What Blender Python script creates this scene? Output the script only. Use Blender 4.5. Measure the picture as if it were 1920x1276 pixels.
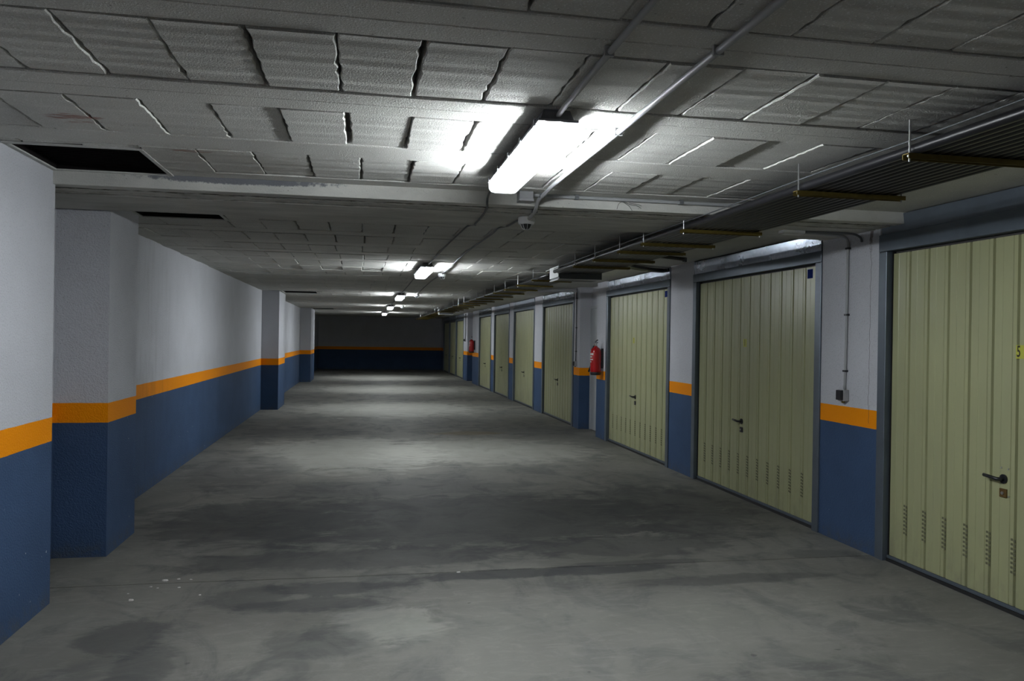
import bpy, bmesh, math, random
from mathutils import Vector, Matrix

# ---------------------------------------------------------------- camera, world, exposure
C = bpy.context.scene
COL = C.collection
for o in list(bpy.data.objects):
    bpy.data.objects.remove(o)

yaw, pitch, roll = 0.1868, -0.0024, 0.0150
Fw = Vector((math.sin(yaw) * math.cos(pitch), math.cos(yaw) * math.cos(pitch), math.sin(pitch)))
Rt = Vector((math.cos(yaw), -math.sin(yaw), 0.0))
Up = Rt.cross(Fw)
cr, sr = math.cos(roll), math.sin(roll)
Rx = Rt * cr + Up * sr
Ux = Rt * -sr + Up * cr
cam_data = bpy.data.cameras.new('camera')
cam = bpy.data.objects.new('camera', cam_data)
COL.objects.link(cam)
cam_data.sensor_width = 36.0
cam_data.lens = 1474.0 / 1920.0 * 36.0
cam_data.clip_start = 0.05
cam_data.clip_end = 200
M = Matrix((Rx, Ux, -Fw)).transposed().to_4x4()
M.translation = Vector((0, 0, 1.5))
cam.matrix_world = M
C.camera = cam

world = bpy.data.worlds.new('world')
C.world = world
world.use_nodes = True
world.node_tree.nodes['Background'].inputs[0].default_value = (0.010, 0.011, 0.012, 1)
world.node_tree.nodes['Background'].inputs[1].default_value = 1.0

C.view_settings.view_transform = 'Standard'
C.view_settings.look = 'None'
C.view_settings.exposure = 0.0
C.view_settings.gamma = 1.0
C.view_settings.use_curve_mapping = False
C.cycles.max_bounces = 14
C.cycles.diffuse_bounces = 4
C.cycles.transparent_max_bounces = 12

TUBE_POWER = 510.0       # radiance of the fluorescent tubes
LENS_GLOW = 2.4         # glow of the milky covers they light from inside
LAMP_COL = (0.90, 0.96, 1.0)

RND = random.Random(7)

# ---------------------------------------------------------------- material helpers
def new_mat(name):
    m = bpy.data.materials.new(name)
    m.use_nodes = True
    nt = m.node_tree
    b = nt.nodes['Principled BSDF']
    return m, nt, b

def N(nt, kind, **kw):
    n = nt.nodes.new(kind)
    for k, v in kw.items():
        if k in ('operation', 'blend_type', 'data_type', 'feature', 'interpolation', 'wave_type', 'bands_direction', 'noise_dimensions', 'clamp', 'use_clamp'):
            setattr(n, k, v)
        else:
            n.inputs[k].default_value = v
    return n

def L(nt, a, b):
    nt.links.new(a, b)

def mth(nt, op, a, b=None, c=None, clamp=False):
    n = nt.nodes.new('ShaderNodeMath')
    n.operation = op
    n.use_clamp = clamp
    for i, v in enumerate((a, b, c)):
        if v is None:
            continue
        if isinstance(v, (int, float)):
            n.inputs[i].default_value = v
        else:
            nt.links.new(v, n.inputs[i])
    return n.outputs[0]

def mixc(nt, fac, a, b, blend='MIX'):
    n = nt.nodes.new('ShaderNodeMix')
    n.data_type = 'RGBA'
    n.blend_type = blend
    for s, v in ((n.inputs[0], fac), (n.inputs[6], a), (n.inputs[7], b)):
        if isinstance(v, (int, float)):
            s.default_value = v
        elif isinstance(v, tuple):
            s.default_value = v if len(v) == 4 else (*v, 1)
        else:
            nt.links.new(v, s)
    return n.outputs[2]

def ramp(nt, val, lo, hi, smooth=False):
    n = nt.nodes.new('ShaderNodeMapRange')
    n.interpolation_type = 'SMOOTHSTEP' if smooth else 'LINEAR'
    nt.links.new(val, n.inputs[0])
    n.inputs[1].default_value = lo
    n.inputs[2].default_value = hi
    return n.outputs[0]

def noise(nt, scale, detail=3.0, rough=0.55, vec=None, dist=0.0):
    n = nt.nodes.new('ShaderNodeTexNoise')
    n.inputs['Scale'].default_value = scale
    n.inputs['Detail'].default_value = detail
    n.inputs['Roughness'].default_value = rough
    n.inputs['Distortion'].default_value = dist
    if vec is not None:
        nt.links.new(vec, n.inputs['Vector'])
    return n.outputs['Fac']

def pos(nt):
    return nt.nodes.new('ShaderNodeNewGeometry').outputs['Position']

def xyz(nt, v):
    s = nt.nodes.new('ShaderNodeSeparateXYZ')
    nt.links.new(v, s.inputs[0])
    return s.outputs

def scaled(nt, v, sx, sy, sz):
    n = nt.nodes.new('ShaderNodeVectorMath')
    n.operation = 'MULTIPLY'
    nt.links.new(v, n.inputs[0])
    n.inputs[1].default_value = (sx, sy, sz)
    return n.outputs[0]

def bump(nt, h, strength, dist=0.01, normal=None):
    n = nt.nodes.new('ShaderNodeBump')
    n.inputs['Strength'].default_value = strength
    n.inputs['Distance'].default_value = dist
    nt.links.new(h, n.inputs['Height'])
    if normal is not None:
        nt.links.new(normal, n.inputs['Normal'])
    return n.outputs[0]

def spot(nt, p, cx, cy, rx, ry, cz=None, rz=1.0, warp=None, amt=0.6):
    """elliptical patch, for stains and painted light pools, at a fixed place, ragged edge; 1 inside .. 0 outside"""
    X, Y, Z = xyz(nt, p)
    a = mth(nt, 'DIVIDE', mth(nt, 'SUBTRACT', X, cx), rx)
    b = mth(nt, 'DIVIDE', mth(nt, 'SUBTRACT', Y, cy), ry)
    d = mth(nt, 'ADD', mth(nt, 'MULTIPLY', a, a), mth(nt, 'MULTIPLY', b, b))
    if cz is not None:
        c = mth(nt, 'DIVIDE', mth(nt, 'SUBTRACT', Z, cz), rz)
        d = mth(nt, 'ADD', d, mth(nt, 'MULTIPLY', c, c))
    d = mth(nt, 'SQRT', d)
    if warp is not None:
        d = mth(nt, 'ADD', d, mth(nt, 'MULTIPLY', mth(nt, 'SUBTRACT', warp, 0.5), amt * 2))
    return ramp(nt, mth(nt, 'MULTIPLY', d, -1), -1.15, -0.75, True)

WHITE = (0.55, 0.555, 0.59)
BLUE = (0.040, 0.072, 0.140)
ORANGE = (0.84, 0.27, 0.0)
Z_BLUE, Z_ORANGE = 0.8975, 1.029
ZC = 2.386

def mat_wall(cracks=False, scuffed=False):
    m, nt, b = new_mat('painted_render')
    p = pos(nt)
    X, Y, Z = xyz(nt, p)
    n1 = noise(nt, 2.2, 4, 0.6, p)
    fine = noise(nt, 95, 2, 0.6, p)
    wob = mth(nt, 'MULTIPLY', mth(nt, 'SUBTRACT', noise(nt, 9, 3, 0.6, p), 0.5), 0.006)
    zz = mth(nt, 'ADD', Z, wob)
    isor = mth(nt, 'LESS_THAN', zz, Z_ORANGE)
    isbl = mth(nt, 'LESS_THAN', zz, Z_BLUE)
    white = mixc(nt, ramp(nt, n1, 0.3, 0.75), WHITE, tuple(c * 0.90 for c in WHITE))
    pits = ramp(nt, noise(nt, 120, 2, 0.7, p), 0.58, 0.70)
    white = mixc(nt, mth(nt, 'MULTIPLY', pits, 0.40), white, (0.16, 0.16, 0.18))
    col = mixc(nt, isor, white, ORANGE)
    bl = mixc(nt, ramp(nt, n1, 0.35, 0.7), BLUE, tuple(c * 1.2 for c in BLUE))
    # grime splashed along the foot of the wall, chips of the paint
    foot = mth(nt, 'MULTIPLY', ramp(nt, mth(nt, 'MULTIPLY', Z, -1), -0.14, -0.02, True), ramp(nt, noise(nt, 14, 4, 0.7, p), 0.42, 0.62))
    bl = mixc(nt, mth(nt, 'MULTIPLY', foot, 0.55), bl, (0.07, 0.075, 0.075))
    chips = ramp(nt, noise(nt, 30, 1, 0.4, p), 0.800, 0.815)
    bl = mixc(nt, chips, bl, (0.42, 0.43, 0.45))
    col = mixc(nt, isbl, col, bl)
    if cracks:
        wv = noise(nt, 3.1, 3, 0.75, scaled(nt, p, 0, 0, 1.0))
        yc = mth(nt, 'ADD', mth(nt, 'MULTIPLY', wv, 0.09), 5.012)
        d = mth(nt, 'ABSOLUTE', mth(nt, 'SUBTRACT', Y, yc))
        line = mth(nt, 'LESS_THAN', d, 0.0022)
        line = mth(nt, 'MULTIPLY', line, mth(nt, 'GREATER_THAN', Z, 0.93))
        rust = mth(nt, 'MULTIPLY', mth(nt, 'LESS_THAN', d, 0.018), ramp(nt, mth(nt, 'ADD', Z, mth(nt, 'MULTIPLY', noise(nt, 25, 3, 0.6, p), 0.35)), 2.36, 2.42))
        col = mixc(nt, mth(nt, 'MULTIPLY', rust, 0.7), col, (0.10, 0.055, 0.05))
        col = mixc(nt, mth(nt, 'MULTIPLY', line, 0.75), col, (0.05, 0.045, 0.04))
    if scuffed:
        s = spot(nt, p, -2.0, 7.7, 0.5, 0.9, 0.45, 0.75, noise(nt, 5, 4, 0.6, scaled(nt, p, 1, 1, 0.35)), 0.7)
        col = mixc(nt, mth(nt, 'MULTIPLY', s, 0.16), col, (0.03, 0.04, 0.05))
        s2 = mth(nt, 'MULTIPLY', ramp(nt, noise(nt, 3.5, 3, 0.6, scaled(nt, p, 1, 2.2, 0.25)), 0.52, 0.7), ramp(nt, mth(nt, 'MULTIPLY', Y, -1), -9.5, -7.2, True))
        col = mixc(nt, mth(nt, 'MULTIPLY', s2, 0.25), col, (0.25, 0.25, 0.22), 'MULTIPLY')
    L(nt, col, b.inputs['Base Color'])
    b.inputs['Roughness'].default_value = 0.7
    b.inputs['Specular IOR Level'].default_value = 0.15
    L(nt, bump(nt, fine, 0.85, 0.006), b.inputs['Normal'])
    return m

def mat_ceiling(kind='block'):
    m, nt, b = new_mat('limewashed_' + kind)
    p = pos(nt)
    X, Y, Z = xyz(nt, p)
    base = (0.57, 0.563, 0.525)
    n1 = noise(nt, 1.7, 4, 0.6, p)
    col = mixc(nt, ramp(nt, n1, 0.3, 0.72), base, tuple(c * 0.80 for c in base))
    if kind == 'block':
        oi = nt.nodes.new('ShaderNodeObjectInfo').outputs['Random']
        col = mixc(nt, mth(nt, 'MULTIPLY', oi, 0.18), col, (0.36, 0.36, 0.34))
    speck = ramp(nt, noise(nt, 150, 2, 0.6, p), 0.58, 0.70)
    col = mixc(nt, mth(nt, 'MULTIPLY', speck, 0.65), col, (0.88, 0.88, 0.88))
    dark = ramp(nt, noise(nt, 38, 2, 0.7, p), 0.70, 0.74)
    col = mixc(nt, mth(nt, 'MULTIPLY', dark, 0.5), col, (0.10, 0.09, 0.08))
    w = noise(nt, 18, 4, 0.7, scaled(nt, p, 0.35, 1.6, 1))
    for (cx, cy, rx, ry) in ((-1.19, 3.55, 0.115, 0.07), (-0.83, 4.03, 0.10, 0.028)):
        s = spot(nt, p, cx, cy, rx, ry, warp=w, amt=0.9)
        st = ramp(nt, noise(nt, 30, 3, 0.7, scaled(nt, p, 0.22, 1.5, 1)), 0.42, 0.56)
        col = mixc(nt, mth(nt, 'MULTIPLY', mth(nt, 'MULTIPLY', s, st), 0.85), col, (0.23, 0.075, 0.05))
    # damp bloom on the blocks beside the first opening
    w2 = noise(nt, 9, 5, 0.75, p)
    s = spot(nt, p, -0.75, 4.3, 0.45, 0.32, warp=w2, amt=0.8)
    col = mixc(nt, mth(nt, 'MULTIPLY', s, 0.38), col, (0.28, 0.26, 0.22))
    s = spot(nt, p, -1.45, 3.55, 0.22, 0.25, warp=w2, amt=0.5)
    col = mixc(nt, mth(nt, 'MULTIPLY', s, 0.25), col, (0.36, 0.36, 0.35))
    L(nt, col, b.inputs['Base Color'])
    b.inputs['Roughness'].default_value = 0.8
    b.inputs['Specular IOR Level'].default_value = 0.15
    fine = noise(nt, 150, 2, 0.65, p)
    nrm = bump(nt, fine, 0.9, 0.005)
    if kind == 'block':
        wv = nt.nodes.new('ShaderNodeTexWave')
        wv.wave_type = 'BANDS'; wv.bands_direction = 'Y'
        wv.inputs['Scale'].default_value = 2.2
        wv.inputs['Distortion'].default_value = 1.4
        wv.inputs['Detail'].default_value = 2
        wv.inputs['Detail Scale'].default_value = 2
        L(nt, scaled(nt, p, 0.25, 1, 1), wv.inputs['Vector'])
        nrm = bump(nt, wv.outputs['Fac'], 0.45, 0.010, nrm)
    L(nt, nrm, b.inputs['Normal'])
    return m

def mat_beam():
    m, nt, b = new_mat('painted_concrete_beam')
    p = pos(nt)
    X, Y, Z = xyz(nt, p)
    base = (0.57, 0.563, 0.525)
    n1 = noise(nt, 3, 4, 0.65, scaled(nt, p, 0.5, 1.5, 1))
    col = mixc(nt, ramp(nt, n1, 0.35, 0.75), base, (0.36, 0.36, 0.335))
    w = noise(nt, 16, 5, 0.8, p)
    w2 = noise(nt, 60, 3, 0.7, p)
    # grey mould where water has run along the face
    s = spot(nt, p, -0.72, 4.69, 0.55, 0.06, 2.378, 0.024, mth(nt, 'ADD', mth(nt, 'MULTIPLY', w, 0.7), mth(nt, 'MULTIPLY', w2, 0.3)), 1.2)
    col = mixc(nt, mth(nt, 'MULTIPLY', s, 0.85), col, (0.09, 0.095, 0.115))
    pits = ramp(nt, noise(nt, 45, 2, 0.7, p), 0.70, 0.74)
    col = mixc(nt, mth(nt, 'MULTIPLY', pits, 0.6), col, (0.12, 0.11, 0.09))
    edge = mth(nt, 'LESS_THAN', Y, 4.86)
    near = ramp(nt, noise(nt, 7, 5, 0.8, scaled(nt, p, 1, 3, 1)), 0.50, 0.64)
    under = mth(nt, 'LESS_THAN', Z, 2.3145)
    band = mth(nt, 'MULTIPLY', ramp(nt, Y, 4.76, 4.85, True), ramp(nt, mth(nt, 'MULTIPLY', Y, -1), -5.06, -4.99, True))
    col = mixc(nt, mth(nt, 'MULTIPLY', mth(nt, 'MULTIPLY', near, band), mth(nt, 'MULTIPLY', under, 0.65)), col, (0.13, 0.12, 0.085))
    deep = mth(nt, 'MULTIPLY', mth(nt, 'GREATER_THAN', Z, 2.3145), mth(nt, 'MULTIPLY', mth(nt, 'GREATER_THAN', Y, 4.75), mth(nt, 'LESS_THAN', Z, 2.34)))
    deep = mth(nt, 'MULTIPLY', deep, ramp(nt, noise(nt, 5, 4, 0.7, p), 0.30, 0.46))
    col = mixc(nt, mth(nt, 'MULTIPLY', deep, 0.85), col, (0.06, 0.052, 0.035))
    L(nt, col, b.inputs['Base Color'])
    b.inputs['Roughness'].default_value = 0.8
    b.inputs['Specular IOR Level'].default_value = 0.15
    L(nt, bump(nt, noise(nt, 90, 3, 0.7, p), 0.7, 0.005), b.inputs['Normal'])
    return m

def mat_floor():
    m, nt, b = new_mat('trowelled_concrete')
    p = pos(nt)
    X, Y, Z = xyz(nt, p)
    big = noise(nt, 0.55, 5, 0.62, p, 0.6)
    mid = noise(nt, 2.4, 5, 0.65, scaled(nt, p, 1, 0.7, 1), 0.9)
    grain = noise(nt, 60, 3, 0.7, p)
    swirl = noise(nt, 6, 4, 0.7, scaled(nt, p, 0.6, 1.6, 1), 2.2)
    col = mixc(nt, ramp(nt, big, 0.33, 0.68), (0.118, 0.115, 0.101), (0.215, 0.210, 0.185))
    col = mixc(nt, mth(nt, 'MULTIPLY', ramp(nt, mid, 0.46, 0.66, True), 0.62), col, (0.072, 0.075, 0.075))
    col = mixc(nt, mth(nt, 'MULTIPLY', ramp(nt, swirl, 0.5, 0.75), 0.25), col, (0.34, 0.335, 0.30))
    col = mixc(nt, mth(nt, 'MULTIPLY', ramp(nt, grain, 0.35, 0.75), 0.30), col, (0.13, 0.13, 0.12))
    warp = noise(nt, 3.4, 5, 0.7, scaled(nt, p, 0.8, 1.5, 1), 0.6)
    # pale spots: rubbed screed, brightened under the lamps as painted light pools;
    # dark spots: tyre and oil stains, deepened between lamps as painted dimness
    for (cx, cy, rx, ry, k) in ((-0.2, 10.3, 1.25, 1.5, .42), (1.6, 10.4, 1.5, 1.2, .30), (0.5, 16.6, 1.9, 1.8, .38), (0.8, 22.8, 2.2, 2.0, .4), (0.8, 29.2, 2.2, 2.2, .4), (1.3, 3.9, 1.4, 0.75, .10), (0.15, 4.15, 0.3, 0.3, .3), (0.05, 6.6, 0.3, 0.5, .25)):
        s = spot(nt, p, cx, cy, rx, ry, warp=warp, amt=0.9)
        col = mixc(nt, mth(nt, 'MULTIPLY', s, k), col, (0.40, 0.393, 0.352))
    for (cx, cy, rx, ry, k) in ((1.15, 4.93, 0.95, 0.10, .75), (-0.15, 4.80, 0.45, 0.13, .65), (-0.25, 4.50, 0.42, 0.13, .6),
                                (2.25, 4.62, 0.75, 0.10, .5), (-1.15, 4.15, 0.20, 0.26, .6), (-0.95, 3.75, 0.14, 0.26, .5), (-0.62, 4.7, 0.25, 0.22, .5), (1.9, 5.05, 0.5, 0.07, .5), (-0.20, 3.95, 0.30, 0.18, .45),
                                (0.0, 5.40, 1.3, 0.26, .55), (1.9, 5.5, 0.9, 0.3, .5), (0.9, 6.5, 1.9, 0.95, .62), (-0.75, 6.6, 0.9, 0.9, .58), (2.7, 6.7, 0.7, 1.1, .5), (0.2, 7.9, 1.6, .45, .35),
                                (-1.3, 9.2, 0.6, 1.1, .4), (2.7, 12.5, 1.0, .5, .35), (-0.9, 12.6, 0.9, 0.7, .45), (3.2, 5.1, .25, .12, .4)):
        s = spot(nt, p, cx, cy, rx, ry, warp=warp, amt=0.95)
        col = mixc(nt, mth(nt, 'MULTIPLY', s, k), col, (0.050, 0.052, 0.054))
    s = spot(nt, p, 1.66, 12.3, 0.55, 0.28, warp=warp, amt=0.9)
    col = mixc(nt, mth(nt, 'MULTIPLY', s, 0.5), col, (0.17, 0.125, 0.06))
    small = ramp(nt, noise(nt, 11, 2, 0.5, p), 0.735, 0.77)
    col = mixc(nt, mth(nt, 'MULTIPLY', small, 0.6), col, (0.07, 0.07, 0.065))
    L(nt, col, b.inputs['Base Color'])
    L(nt, mth(nt, 'ADD', mth(nt, 'MULTIPLY', mid, 0.25), 0.58), b.inputs['Roughness'])
    b.inputs['Specular IOR Level'].default_value = 0.2
    L(nt, bump(nt, grain, 0.25, 0.003), b.inputs['Normal'])
    return m

def mat_simple(name, col, rough=0.5, metal=0.0, var=0.15, scale=8, bmp=0.0, spec=0.5):
    m, nt, b = new_mat(name)
    p = pos(nt)
    n = noise(nt, scale, 4, 0.6, p)
    c = mixc(nt, ramp(nt, n, 0.3, 0.7), col, tuple(v * (1 - var) for v in col))
    L(nt, c, b.inputs['Base Color'])
    b.inputs['Roughness'].default_value = rough
    b.inputs['Metallic'].default_value = metal
    b.inputs['Specular IOR Level'].default_value = spec
    if bmp:
        L(nt, bump(nt, noise(nt, 70, 2, 0.6, p), bmp, 0.003), b.inputs['Normal'])
    return m

def mat_cream():
    m, nt, b = new_mat('cream_enamelled_steel')
    p = pos(nt)
    X, Y, Z = xyz(nt, p)
    n = noise(nt, 1.6, 4, 0.6, scaled(nt, p, 1, 1.2, 0.5))
    col = mixc(nt, ramp(nt, n, 0.3, 0.75), (0.345, 0.35, 0.19), (0.30, 0.305, 0.175))
    # dust and scuffs low on the doors
    low = mth(nt, 'MULTIPLY', ramp(nt, mth(nt, 'MULTIPLY', Z, -1), -0.55, -0.05, True), ramp(nt, noise(nt, 6, 5, 0.75, scaled(nt, p, 1, 1, 0.5)), 0.48, 0.68))
    col = mixc(nt, mth(nt, 'MULTIPLY', low, 0.45), col, (0.17, 0.165, 0.12))
    run = mth(nt, 'MULTIPLY', ramp(nt, noise(nt, 3, 3, 0.6, scaled(nt, p, 1, 9, 0.4)), 0.55, 0.75), 0.15)
    col = mixc(nt, run, col, (0.25, 0.25, 0.17))
    L(nt, col, b.inputs['Base Color'])
    b.inputs['Roughness'].default_value = 0.30
    b.inputs['Specular IOR Level'].default_value = 0.45
    return m

def mat_galv(dull=False):
    m, nt, b = new_mat('galvanised_sheet')
    p = pos(nt)
    v = nt.nodes.new('ShaderNodeTexVoronoi')
    v.inputs['Scale'].default_value = 38
    L(nt, p, v.inputs['Vector'])
    sp = ramp(nt, v.outputs['Distance'], 0.0, 0.6)
    c = mixc(nt, sp, (0.50, 0.54, 0.60), (0.36, 0.40, 0.46))
    st = ramp(nt, noise(nt, 3.5, 4, 0.65, p), 0.56, 0.66)
    c = mixc(nt, mth(nt, 'MULTIPLY', st, 0.75), c, (0.12, 0.13, 0.14))
    L(nt, c, b.inputs['Base Color'])
    b.inputs['Metallic'].default_value = 0.9
    r = mth(nt, 'ADD', mth(nt, 'MULTIPLY', noise(nt, 5, 3, 0.6, p), 0.18), 0.34 if dull else 0.17)
    L(nt, r, b.inputs['Roughness'])
    L(nt, bump(nt, noise(nt, 4.5, 2, 0.5, p), 0.10, 0.02), b.inputs['Normal'])
    return m

def mat_emit(name, col, s):
    m, nt, b = new_mat(name)
    b.inputs['Base Color'].default_value = (0.8, 0.8, 0.8, 1)
    b.inputs['Emission Color'].default_value = (*col, 1)
    b.inputs['Emission Strength'].default_value = s
    return m

def mat_lens():
    m, nt, b = new_mat('milky_cover')
    out = nt.nodes['Material Output']
    tr = nt.nodes.new('ShaderNodeBsdfTransparent')
    em = nt.nodes.new('ShaderNodeEmission')
    em.inputs[0].default_value = (*LAMP_COL, 1)
    em.inputs[1].default_value = LENS_GLOW
    mx = nt.nodes.new('ShaderNodeMixShader')
    mx.inputs[0].default_value = 0.45
    L(nt, tr.outputs[0], mx.inputs[1]); L(nt, em.outputs[0], mx.inputs[2])
    L(nt, mx.outputs[0], out.inputs[0])
    return m

MAT = dict(
    wall=mat_wall(), wall_l=mat_wall(scuffed=True), wall_r=mat_wall(cracks=True),
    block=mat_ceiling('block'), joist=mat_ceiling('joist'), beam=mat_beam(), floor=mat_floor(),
    void=mat_simple('dark_void_render', (0.055, 0.052, 0.05), 0.9),
    slab=mat_simple('raw_slab', (0.16, 0.155, 0.145), 0.9, 0, 0.3, 12),
    cream=mat_cream(), frame=mat_simple('blue_grey_door_frame', (0.125, 0.150, 0.180), 0.38, 0.45, 0.2, 5),
    galv=mat_galv(), galv_dull=mat_galv(True),
    rubber=mat_simple('black_rubber', (0.012, 0.012, 0.013), 0.6),
    blackpl=mat_simple('black_plastic', (0.012, 0.0125, 0.015), 0.33, 0, 0.2),
    pipe=mat_simple('black_polyethylene', (0.013, 0.013, 0.016), 0.36, 0, 0.3, 20),
    yellowst=mat_simple('yellow_passivated_steel', (0.17, 0.125, 0.025), 0.45, 0.55, 0.35, 25),
    steel=mat_simple('zinc_steel', (0.5, 0.5, 0.5), 0.35, 0.9),
    pvc=mat_simple('grey_pvc', (0.33, 0.335, 0.34), 0.45, 0, 0.1),
    pvcd=mat_simple('dark_grey_pvc', (0.10, 0.105, 0.11), 0.5, 0, 0.1),
    white=mat_simple('white_plastic', (0.66, 0.67, 0.67), 0.45, 0, 0.05),
    housing=mat_simple('grey_polyester_housing', (0.16, 0.165, 0.18), 0.5, 0, 0.1),
    tube=mat_emit('lit_tube', LAMP_COL, TUBE_POWER), lens=mat_lens(),
    red=mat_simple('red_enamel', (0.36, 0.008, 0.010), 0.22, 0, 0.08),
    label=mat_simple('printed_label', (0.55, 0.52, 0.50), 0.4, 0, 0.2, 60),
    yellow=mat_simple('yellow_sticker', (0.42, 0.42, 0.05), 0.5, 0, 0.1),
    ink=mat_simple('black_ink', (0.02, 0.016, 0.01), 0.6),
    blue=mat_simple('blue_sticker', (0.008, 0.02, 0.13), 0.85, 0, 0.1, spec=0.1),
    brass=mat_simple('brown_lock_plate', (0.13, 0.075, 0.02), 0.5, 0.3, 0.3, 40),
    doorgrey=mat_simple('light_grey_door_paint', (0.42, 0.44, 0.45), 0.45, 0, 0.08),
    mesh=mat_simple('dusty_grille', (0.03, 0.024, 0.022), 0.8),
    trimwhite=mat_simple('whitewashed_frame', (0.52, 0.52, 0.49), 0.7, 0, 0.25, 25),
    flake=mat_simple('plaster_flake', (0.6, 0.58, 0.55), 0.9),
    slot=mat_simple('shaded_slot', (0.12, 0.12, 0.07), 0.8),
    grate=mat_simple('duct_shade_black', (0.010, 0.008, 0.008), 0.9, spec=0.1),  # near-black colour stands in for the shade inside the ceiling openings
    wire=mat_simple('old_wire', (0.06, 0.055, 0.05), 0.6),
)

# ---------------------------------------------------------------- mesh helpers
def obj(name, bm, mat, parent=None, loc=None, smooth=False, label=None, kind=None):
    me = bpy.data.meshes.new(name)
    bm.normal_update()
    bm.to_mesh(me)
    bm.free()
    if smooth:
        for f in me.polygons:
            f.use_smooth = True
    mats = mat if isinstance(mat, (list, tuple)) else [mat]
    for k in mats:
        me.materials.append(MAT[k])
    o = bpy.data.objects.new(name, me)
    COL.objects.link(o)
    if parent is not None:
        o.parent = parent
    if loc is not None:
        o.location = loc
    if label:
        o['label'] = label
    if kind:
        o['kind'] = kind
    return o

def share(src, name, parent, loc, rot=None):
    o = bpy.data.objects.new(name, src.data)
    COL.objects.link(o)
    o.parent = parent
    o.location = loc
    if rot:
        o.rotation_euler = rot
    return o

def thing(name, label, cat, loc=(0, 0, 0), group=None, kind=None):
    o = bpy.data.objects.new(name, None)
    o.empty_display_size = 0.1
    COL.objects.link(o)
    o.location = loc
    return tag(o, label, cat, group, kind)

def tag(o, label, cat, group=None, kind=None):
    o['label'] = label
    o['category'] = cat
    if group:
        o['group'] = group
    if kind:
        o['kind'] = kind
    return o

def copy_tree(o, parent=None):
    c = o.copy()
    COL.objects.link(c)
    c.parent = parent
    for ch in list(o.children):
        copy_tree(ch, c)
    return c

def box(bm, x0, x1, y0, y1, z0, z1, bev=0.0, mi=0):
    vs = [bm.verts.new((x, y, z)) for x in (x0, x1) for y in (y0, y1) for z in (z0, z1)]
    fs = []
    for a in ((0, 1, 3, 2), (4, 6, 7, 5), (0, 4, 5, 1), (2, 3, 7, 6), (0, 2, 6, 4), (1, 5, 7, 3)):
        f = bm.faces.new([vs[i] for i in a])
        f.material_index = mi
        fs.append(f)
    if bev:
        es = list({e for f in fs for e in f.edges})
        bmesh.ops.bevel(bm, geom=es, offset=bev, segments=1 if bev < 0.004 else 2, affect='EDGES', profile=0.5)
    return fs

def boxes(*args):
    bm = bmesh.new()
    for a in args:
        box(bm, *a)
    return bm

def tube(bm, pts, r, n=10, caps=True):
    pts = [Vector(p) for p in pts]
    rings = []
    prev = None
    for i, p in enumerate(pts):
        t = (pts[min(i + 1, len(pts) - 1)] - pts[max(i - 1, 0)]).normalized()
        if prev is None:
            a = Vector((0, 0, 1)) if abs(t.z) < 0.9 else Vector((1, 0, 0))
            u = t.cross(a).normalized()
        else:
            u = (prev - t * prev.dot(t)).normalized()
        prev = u
        v = t.cross(u)
        rings.append([bm.verts.new(p + (u * math.cos(k * 2 * math.pi / n) + v * math.sin(k * 2 * math.pi / n)) * r) for k in range(n)])
    for a, b in zip(rings, rings[1:]):
        for k in range(n):
            bm.faces.new((a[k], a[(k + 1) % n], b[(k + 1) % n], b[k]))
    if caps:
        bm.faces.new(rings[0][::-1])
        bm.faces.new(rings[-1])
    return bm

def smooth_path(pts, k=5):
    """Catmull-Rom through the points"""
    P = [Vector(p) for p in pts]
    P = [P[0] * 2 - P[1]] + P + [P[-1] * 2 - P[-2]]
    out = []
    for i in range(1, len(P) - 2):
        for s in range(k):
            t = s / k
            a, b, c, d = P[i - 1], P[i], P[i + 1], P[i + 2]
            out.append(0.5 * ((2 * b) + (c - a) * t + (2 * a - 5 * b + 4 * c - d) * t * t + (3 * b - a - 3 * c + d) * t ** 3))
    out.append(P[-2])
    return out

def lathe(bm, prof, n=24, axis=(0, 0)):
    rings = []
    for r, z in prof:
        if r < 1e-5:
            rings.append([bm.verts.new((axis[0], axis[1], z))])
        else:
            rings.append([bm.verts.new((axis[0] + r * math.cos(2 * math.pi * k / n), axis[1] + r * math.sin(2 * math.pi * k / n), z)) for k in range(n)])
    for a, b in zip(rings, rings[1:]):
        for k in range(n):
            k2 = (k + 1) % n
            if len(a) == 1 and len(b) == 1:
                continue
            if len(a) == 1:
                bm.faces.new((a[0], b[k2], b[k]))
            elif len(b) == 1:
                bm.faces.new((a[k], a[k2], b[0]))
            else:
                bm.faces.new((a[k], a[k2], b[k2], b[k]))
    bmesh.ops.recalc_face_normals(bm, faces=bm.faces)
    return bm

# ---------------------------------------------------------------- the room
XR, XL, XN, XP = 3.563, -2.007, -1.683, -1.673
YB, YF = -6.0, 36.5

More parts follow.
